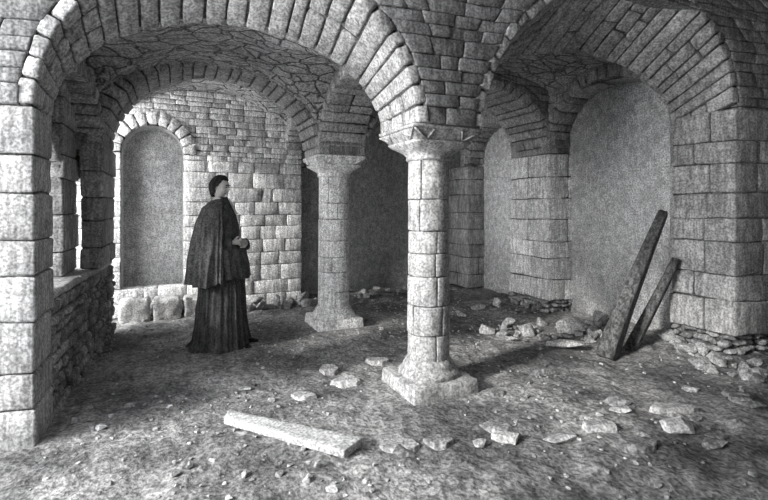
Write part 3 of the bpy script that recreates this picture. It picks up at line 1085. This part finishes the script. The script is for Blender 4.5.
#PERSON
# ------------------------------------------------------------------ the robed person
def person():
    pos = F(221, 344)
    pos.z = hfloor(pos.x, pos.y) - .005
    rz = math.radians(-20)

    def to_mesh(o):
        dg = bpy.context.evaluated_depsgraph_get()
        dg.update()
        me = bpy.data.meshes.new_from_object(o.evaluated_get(dg))
        bpy.data.objects.remove(o)
        return me

    def skin(verts, edges, radii, root=0, sub=2):
        me = bpy.data.meshes.new('tmp')
        me.from_pydata(verts, edges, [])
        o = bpy.data.objects.new('tmp', me)
        COL.objects.link(o)
        md = o.modifiers.new('skin', 'SKIN')
        md.use_smooth_shade = True
        for i, r in enumerate(radii):
            sv = me.skin_vertices[0].data[i]
            sv.radius = (r, r) if not isinstance(r, tuple) else r
            sv.use_root = (i == root)
        s = o.modifiers.new('sub', 'SUBSURF')
        s.levels = sub
        return to_mesh(o)

    bm = bmesh.new()
    # trunk, arms and legs
    V = [(-.02, 0, .93), (-.02, 0, 1.10), (-.02, 0, 1.28), (-.02, 0, 1.40), (-.018, 0, 1.50),
         (-.02, -.135, 1.315), (-.03, -.19, 1.08), (.08, -.17, 1.03), (.155, -.165, 1.035),
         (-.02, .135, 1.315), (-.03, .19, 1.08), (.14, .11, 1.0), (.235, .02, 1.015),
         (0, -.09, .88), (.03, -.10, .48), (.02, -.10, .09), (.16, -.11, .035),
         (0, .09, .88), (.06, .10, .48), (.08, .10, .09), (.20, .11, .035)]
    E = [(0, 1), (1, 2), (2, 3), (3, 4), (3, 5), (5, 6), (6, 7), (7, 8), (3, 9), (9, 10), (10, 11), (11, 12),
         (0, 13), (13, 14), (14, 15), (15, 16), (0, 17), (17, 18), (18, 19), (19, 20)]
    Rr = [.12, .11, .11, .07, .050, .050, .045, .033, .027, .062, .045, .033, .027, .085, .06, .04, .03, .085, .06, .04, .03]
    me = skin(V, E, Rr)
    bm.from_mesh(me)

    # hands, folded one over the other in front of the chest
    def hand(w, d, side, palm_n, curl, seed):
        """w wrist, d pointing direction, side across the knuckles towards the thumb, palm normal"""
        w, d, side, pn = Vector(w), Vector(d).normalized(), Vector(side).normalized(), Vector(palm_n).normalized()
        vs, es, rs = [w - d * .02, w + d * .035], [(0, 1)], [(.022), (.026)]
        # fingers
        spread = [-.030, -.010, .010, .029]
        lens = [.058, .072, .078, .068]
        for k in range(4):
            b = len(vs)
            p0 = w + d * .075 + side * spread[k]
            vs.append(p0); es.append((1, b)); rs.append(.0125)
            cur, ang = p0, .25
            for j, fr in enumerate((.42, .32, .26)):
                ang += curl * (1 + .15 * k)
                dd = d * math.cos(ang) + pn * math.sin(ang)
                cur = cur + dd * lens[k] * fr
                vs.append(cur); es.append((len(vs) - 2, len(vs) - 1)); rs.append(.0092 - .0009 * j)
        b = len(vs)
        t0 = w + d * .022 + side * .028 + pn * .004
        t1 = t0 + (d * .7 + side * .6 + pn * .35).normalized() * .032
        t2 = t1 + (d * .9 + side * .15 + pn * .4).normalized() * .026
        for q, p in enumerate((t0, t1, t2)):
            vs.append(p); es.append(((1 if q == 0 else len(vs) - 2), len(vs) - 1)); rs.append((.013, .0105, .0085)[q])
        return skin([tuple(v) for v in vs], es, rs, root=1, sub=2)

    bm.from_mesh(hand((.155, -.168, 1.035), (.80, .60, .02), (.1, 0, 1), (-.6, .8, 0), .42, 1))
    bm.from_mesh(hand((.235, .02, 1.01), (.12, -.98, .05), (.1, 0, 1), (-.85, -.5, 0), .40, 2))

    # head
    hc = Vector((-.012, 0, 1.572))
    HS = .93
    tilt = Matrix.Rotation(math.radians(-14), 3, 'Z') @ Matrix.Rotation(math.radians(13), 3, 'Y')

    def g(a, s): return math.exp(-(a / s) ** 2)

    def head_pt(az, el, grow=0.0, feat=True):
        cx, cy, cz = math.cos(el) * math.cos(az), math.cos(el) * math.sin(az), math.sin(el)
        low = max(0, -cz)
        wid = .076 * (1 - .30 * low ** 1.6)
        dep = .096 * (1 - .10 * low) if cx > 0 else .098 * (1 - .34 * low)
        p = Vector((cx * dep, cy * wid, cz * .118))
        if feat and cx > 0:
            y, z = p.y, p.z
            f = 0
            f += .021 * g(y, .010 + max(0, .02 - z) * .12) * (g(z + .018, .020) if z > -.018 else g(z + .018, .011))
            f += .008 * g(y, .010) * g(z - .008, .022)
            f += .006 * g(z - .034, .012) * g(y, .05)
            f -= .011 * (g(y - .030, .015) + g(y + .030, .015)) * g(z - .014, .012)
            f += .006 * g(y, .024) * (g(z + .050, .006) + g(z + .063, .007)) - .004 * g(y, .022) * g(z + .0565, .003)
            f -= .004 * g(y, .02) * g(z + .076, .007)
            f += .012 * g(y, .022) * g(z + .097, .017)
            f += .004 * (g(y - .042, .018) + g(y + .042, .018)) * g(z + .018, .02)
            p.x += f * min(1, cx * 2.2)
        return p * (1 + grow) * HS
    n, m = 96, 80
    vs = []
    for j in range(m + 1):
        el = -PI / 2 + PI * j / m
        for i in range(n):
            # crowd the longitudes towards the face
            t = 2 * PI * i / n
            az = t - .62 * math.sin(t)
            vs.append(hc + tilt @ head_pt(az, el))
    ids = [bm.verts.new(v) for v in vs]
    for j in range(m):
        for i in range(n):
            bm.faces.new((ids[j * n + i], ids[j * n + (i + 1) % n], ids[(j + 1) * n + (i + 1) % n], ids[(j + 1) * n + i]))
    for sgn in (-1, 1):
        for (c, r, sc) in (((.083, sgn * .030, .013), .0115, (1, 1, .8)), ((-.006, sgn * .078, -.006), .03, (.62, .26, 1.05)),
                           ((.004, sgn * .080, -.004), .018, (.7, .4, 1.0))):
            r_ = bmesh.ops.create_icosphere(bm, subdivisions=3, radius=r)
            for v in r_['verts']:
                v.co = hc + tilt @ ((Vector((v.co.x * sc[0], v.co.y * sc[1], v.co.z * sc[2])) + Vector(c)) * HS)
    bmesh.ops.recalc_face_normals(bm, faces=bm.faces)
    me = bpy.data.meshes.new('person')
    bm.to_mesh(me); bm.free()
    me.materials.append(M['skin']); me.materials.append(M['eye']); me.materials.append(M['lip'])
    back = tilt.inverted()
    for p in me.polygons:
        p.use_smooth = True
        p.material_index = 0
        q = (back @ (p.center - hc)) / HS
        if q.x > .085 and abs(abs(q.y) - .030) < .010 and abs(q.z - .013) < .006: p.material_index = 1
        if q.x > .07 and abs(q.y) < .018 and abs(q.z + .056) < .006: p.material_index = 2
    body = bpy.data.objects.new('person', me)
    COL.objects.link(body)
    body.location = pos
    body.rotation_euler = (0, 0, rz)
    tag(body, 'person with chin-length dark hair in long black robe and cape, hands folded', 'person')

    for sy in (-1, 1):
        mb = MB()
        K = 9
        vs = []
        for q in range(K):
            y = sy * lerp(.013, .043, q / (K - 1))
            z = .030 + .006 * math.sin(PI * q / (K - 1))
            for (dx, dz) in ((-.010, -.004), (.004, -.003), (.004, .004), (-.010, .004)):
                vs.append(hc + tilt @ (Vector((.103 - 5.5 * y * y + dx, y, z + dz)) * HS))
        fs = [(q * 4 + k, q * 4 + (k + 1) % 4, q * 4 + 4 + (k + 1) % 4, q * 4 + 4 + k) for q in range(K - 1) for k in range(4)] + [(3, 2, 1, 0), (32, 33, 34, 35)]
        mb.add(vs, fs)
        mb.build('eyebrow', 'hair', body)
    # hair: chin-length, swept behind the face
    mb = MB()
    n, m = 120, 50
    vs = []
    for j in range(m + 1):
        v = j / m
        for i in range(n):
            t = 2 * PI * i / n           # 0 = face
            front = (1 + math.cos(t)) / 2
            # lower limit of the hair: high on the forehead, at nape level behind
            lim = lerp(-1.0, .66, front ** 1.8)
            if front > .5: lim = max(lim, lerp(-.30, .70, min(1, (front - .5) / .30)))
            el = lerp(PI / 2, lim, v)
            gr = .07 + .34 * (1 - front) * max(0, v - .35) + .03 * math.sin(v * PI)
            gr += .022 * math.sin(t * 30 + 3 * v + 2 * noise.noise(Vector((t * 3, v * 3, 0)))) * min(1, v * 3) + .02 * noise.noise(Vector((t * 4, v * 6, 2)))
            p = head_pt(t, el, gr, False)
            if v > .6: p.x -= .012 * (v - .6) * 2.5 * (1 - front)
            if v > .97: p *= .97
            vs.append(pos + Matrix.Rotation(rz, 3, 'Z') @ (hc + tilt @ p))
    fs = [(j * n + i, (j + 1) * n + i, (j + 1) * n + (i + 1) % n, j * n + (i + 1) % n) for j in range(m) for i in range(n)]
    inv = Matrix.Rotation(-rz, 3, 'Z')
    mb.add([inv @ (v - pos) for v in vs], fs)
    o = mb.build('hair', 'hair', body)
    md = o.modifiers.new('thickness', 'SOLIDIFY'); md.thickness = .008; md.offset = -1

    def loft(name, mat, prof, folds, famp, t0=-PI, t1=PI, n=200, m=60, seed=0, label=None, thick=.006, hem=0.0):
        """prof: (z, back, front, half width); angle 0 faces forward"""
        zs = [p[0] for p in prof][::-1]
        z_hi, z_lo = prof[0][0], prof[-1][0]

        def ip(z, k):
            q = [(p[0], p[k]) for p in prof[::-1]]
            for a in range(len(q) - 1):
                if q[a][0] <= z <= q[a + 1][0]:
                    s = (z - q[a][0]) / max(1e-6, q[a + 1][0] - q[a][0])
                    s = s * s * (3 - 2 * s) * .5 + s * .5
                    return lerp(q[a][1], q[a + 1][1], s)
            return q[0][1] if z < q[0][0] else q[-1][1]
        full = abs(t1 - t0 - 2 * PI) < 1e-3
        vs = []
        nn = n if full else n + 1
        for j in range(m + 1):
            v = j / m
            for i in range(nn):
                t = lerp(t0, t1, i / n)
                z = lerp(z_hi, z_lo + hem * noise.noise(Vector((math.cos(t) * 2, math.sin(t) * 2, seed))), v)
                c, s = math.cos(t), math.sin(t)
                fr, bk, wd = ip(z, 2), ip(z, 1), ip(z, 3)
                ex = .85
                X = (abs(c) ** ex) * (fr if c > 0 else bk)
                Y = (abs(s) ** ex) * wd * (1 if s > 0 else -1)
                f = 0
                for (k, ph, w) in folds:
                    q = math.sin(k * t + ph + .8 * noise.noise(Vector((c, s, v * 1.5 + seed))) + .3 * v)
                    f += w * (1 - 2 * abs(q) ** .8)
                f *= famp * (v ** 1.0)
                f += .010 * noise.noise(Vector((c * 4, s * 4, z * 5 + seed))) * min(1, v * 4)
                vs.append((X * (1 + f / .25), Y * (1 + f / .25), z))
        st = nn
        fs = [(j * st + i, (j + 1) * st + i, (j + 1) * st + (i + 1) % st, j * st + (i + 1) % st) for j in range(m) for i in range(n)]
        mb = MB()
        mb.add(vs, fs)
        o = mb.build(name, mat, body)
        md = o.modifiers.new('thickness', 'SOLIDIFY'); md.thickness = thick; md.offset = -1
        if label: o['label'] = label
        return o

    # (z, back, front, half width); back is negative x
    loft('cassock', 'cloth', [(1.46, -.062, .064, .062), (1.40, -.10, .085, .12), (1.30, -.14, .12, .17), (1.10, -.15, .14, .17), (.95, -.16, .16, .18),
                              (.62, -.20, .22, .22), (.30, -.22, .235, .25), (.10, -.25, .255, .27), (.0, -.33, .28, .29)],
         [(9, .4, .55), (15, 1.7, .45)], .024, label='floor-length black robe', seed=1, m=90)
    loft('mantle', 'cloth2', [(1.445, -.060, .066, .064), (1.40, -.10, .095, .14), (1.33, -.12, .13, .20), (1.15, -.15, .165, .22), (1.05, -.15, .165, .22), (1.00, -.15, .20, .225),
                              (.95, -.15, .235, .26), (.80, -.16, .265, .25), (.68, -.17, .285, .24)],
         [(7, .9, .6), (12, .3, .4)], .010, seed=4, label='black mantle with drooping front', hem=.05)
    g0 = math.radians(62)
    loft('cape', 'cloth2', [(1.455, -.066, .07, .068), (1.41, -.12, .10, .15), (1.36, -.17, .12, .215), (1.20, -.235, .15, .262), (1.0, -.275, .16, .285),
                            (.80, -.30, .18, .295), (.63, -.315, .20, .30)],
         [(8, .2, .6), (13, 2.2, .4)], .026, t0=g0, t1=2 * PI - g0, seed=7, label='black knee-length cape over the back', thick=.01, hem=.05)
    # collar
    mb = MB()
    ring_loft(mb, .004, 0, [(1.435, .068, 0), (1.455, .066, 0), (1.470, .061, 0), (1.472, .056, 0), (1.455, .058, 0)], n=32, amp=.001, cap=False)
    mb.build('collar', 'cloth', body)
    # pale bands hanging from the collar
    for sy in (-.022, .022):
        mb = MB()
        vs = []
        for q in range(7):
            z = lerp(1.455, 1.30, q / 6)
            x = lerp(.070, .150, q / 6) + .004
            y = sy * lerp(.6, 1.3, q / 6) - .012
            for (dx, dy) in ((0, -.011), (0, .011), (.006, .011), (.006, -.011)):
                vs.append((x + dx, y + dy * lerp(.7, 1.1, q / 6), z))
        fs = [(q * 4 + k, q * 4 + (k + 1) % 4, q * 4 + 4 + (k + 1) % 4, q * 4 + 4 + k) for q in range(6) for k in range(4)] + [(3, 2, 1, 0), (24, 25, 26, 27)]
        mb.add(vs, fs)
        o = mb.build('neck_band', 'linen', body)
        o['label'] = 'pale cloth band at the throat'
    # cuffs around the wrists
    for sy, a, b in ((-1, (.02, -.18, 1.03), (.150, -.165, 1.033)), (1, (.13, .11, 1.0), (.235, .03, 1.012))):
        a, b = Vector(a), Vector(b)
        d = (b - a).normalized()
        s = d.cross(Vector((0, 0, 1))).normalized(); u = s.cross(d)
        vs = []
        K = 24
        for q, (t, r) in enumerate(((0, .048), (.5, .047), (.85, .05), (1.0, .052), (1.0, .044), (.6, .036))):
            for k in range(K):
                an = 2 * PI * k / K
                rr = r * (1 + .06 * math.sin(3 * an + q))
                vs.append(a.lerp(b, t) + s * math.cos(an) * rr + u * (math.sin(an) * rr * 1.15 - (.012 if q < 5 else 0)))
        fs = [(q * K + k, q * K + (k + 1) % K, (q + 1) * K + (k + 1) % K, (q + 1) * K + k) for q in range(5) for k in range(K)]
        mb = MB(); mb.add(vs, fs)
        mb.build('sleeve', 'cloth', body)
    # shoes
    for sy, x in ((-1, .245), (1, .275)):
        mb = MB()
        rings = []
        K = 20
        prof = [(-.16, .018, .02), (-.15, .034, .05), (-.05, .038, .065), (.02, .044, .05), (.07, .042, .038), (.10, .028, .028), (.112, .008, .012)]
        vs = []
        for (dx, w, h) in prof:
            for k in range(K):
                an = 2 * PI * k / K
                vs.append((x + dx - .04, sy * .10 + math.cos(an) * w, max(.0, h * .5 + math.sin(an) * h * .62)))
        fs = [(q * K + k, q * K + (k + 1) % K, (q + 1) * K + (k + 1) % K, (q + 1) * K + k) for q in range(len(prof) - 1) for k in range(K)]
        fs += [tuple(range(K)), tuple((len(prof) - 1) * K + k for k in range(K))][::1]
        mb.add(vs, fs)
        mb.build('shoe', 'hair', body)
    return body


person()
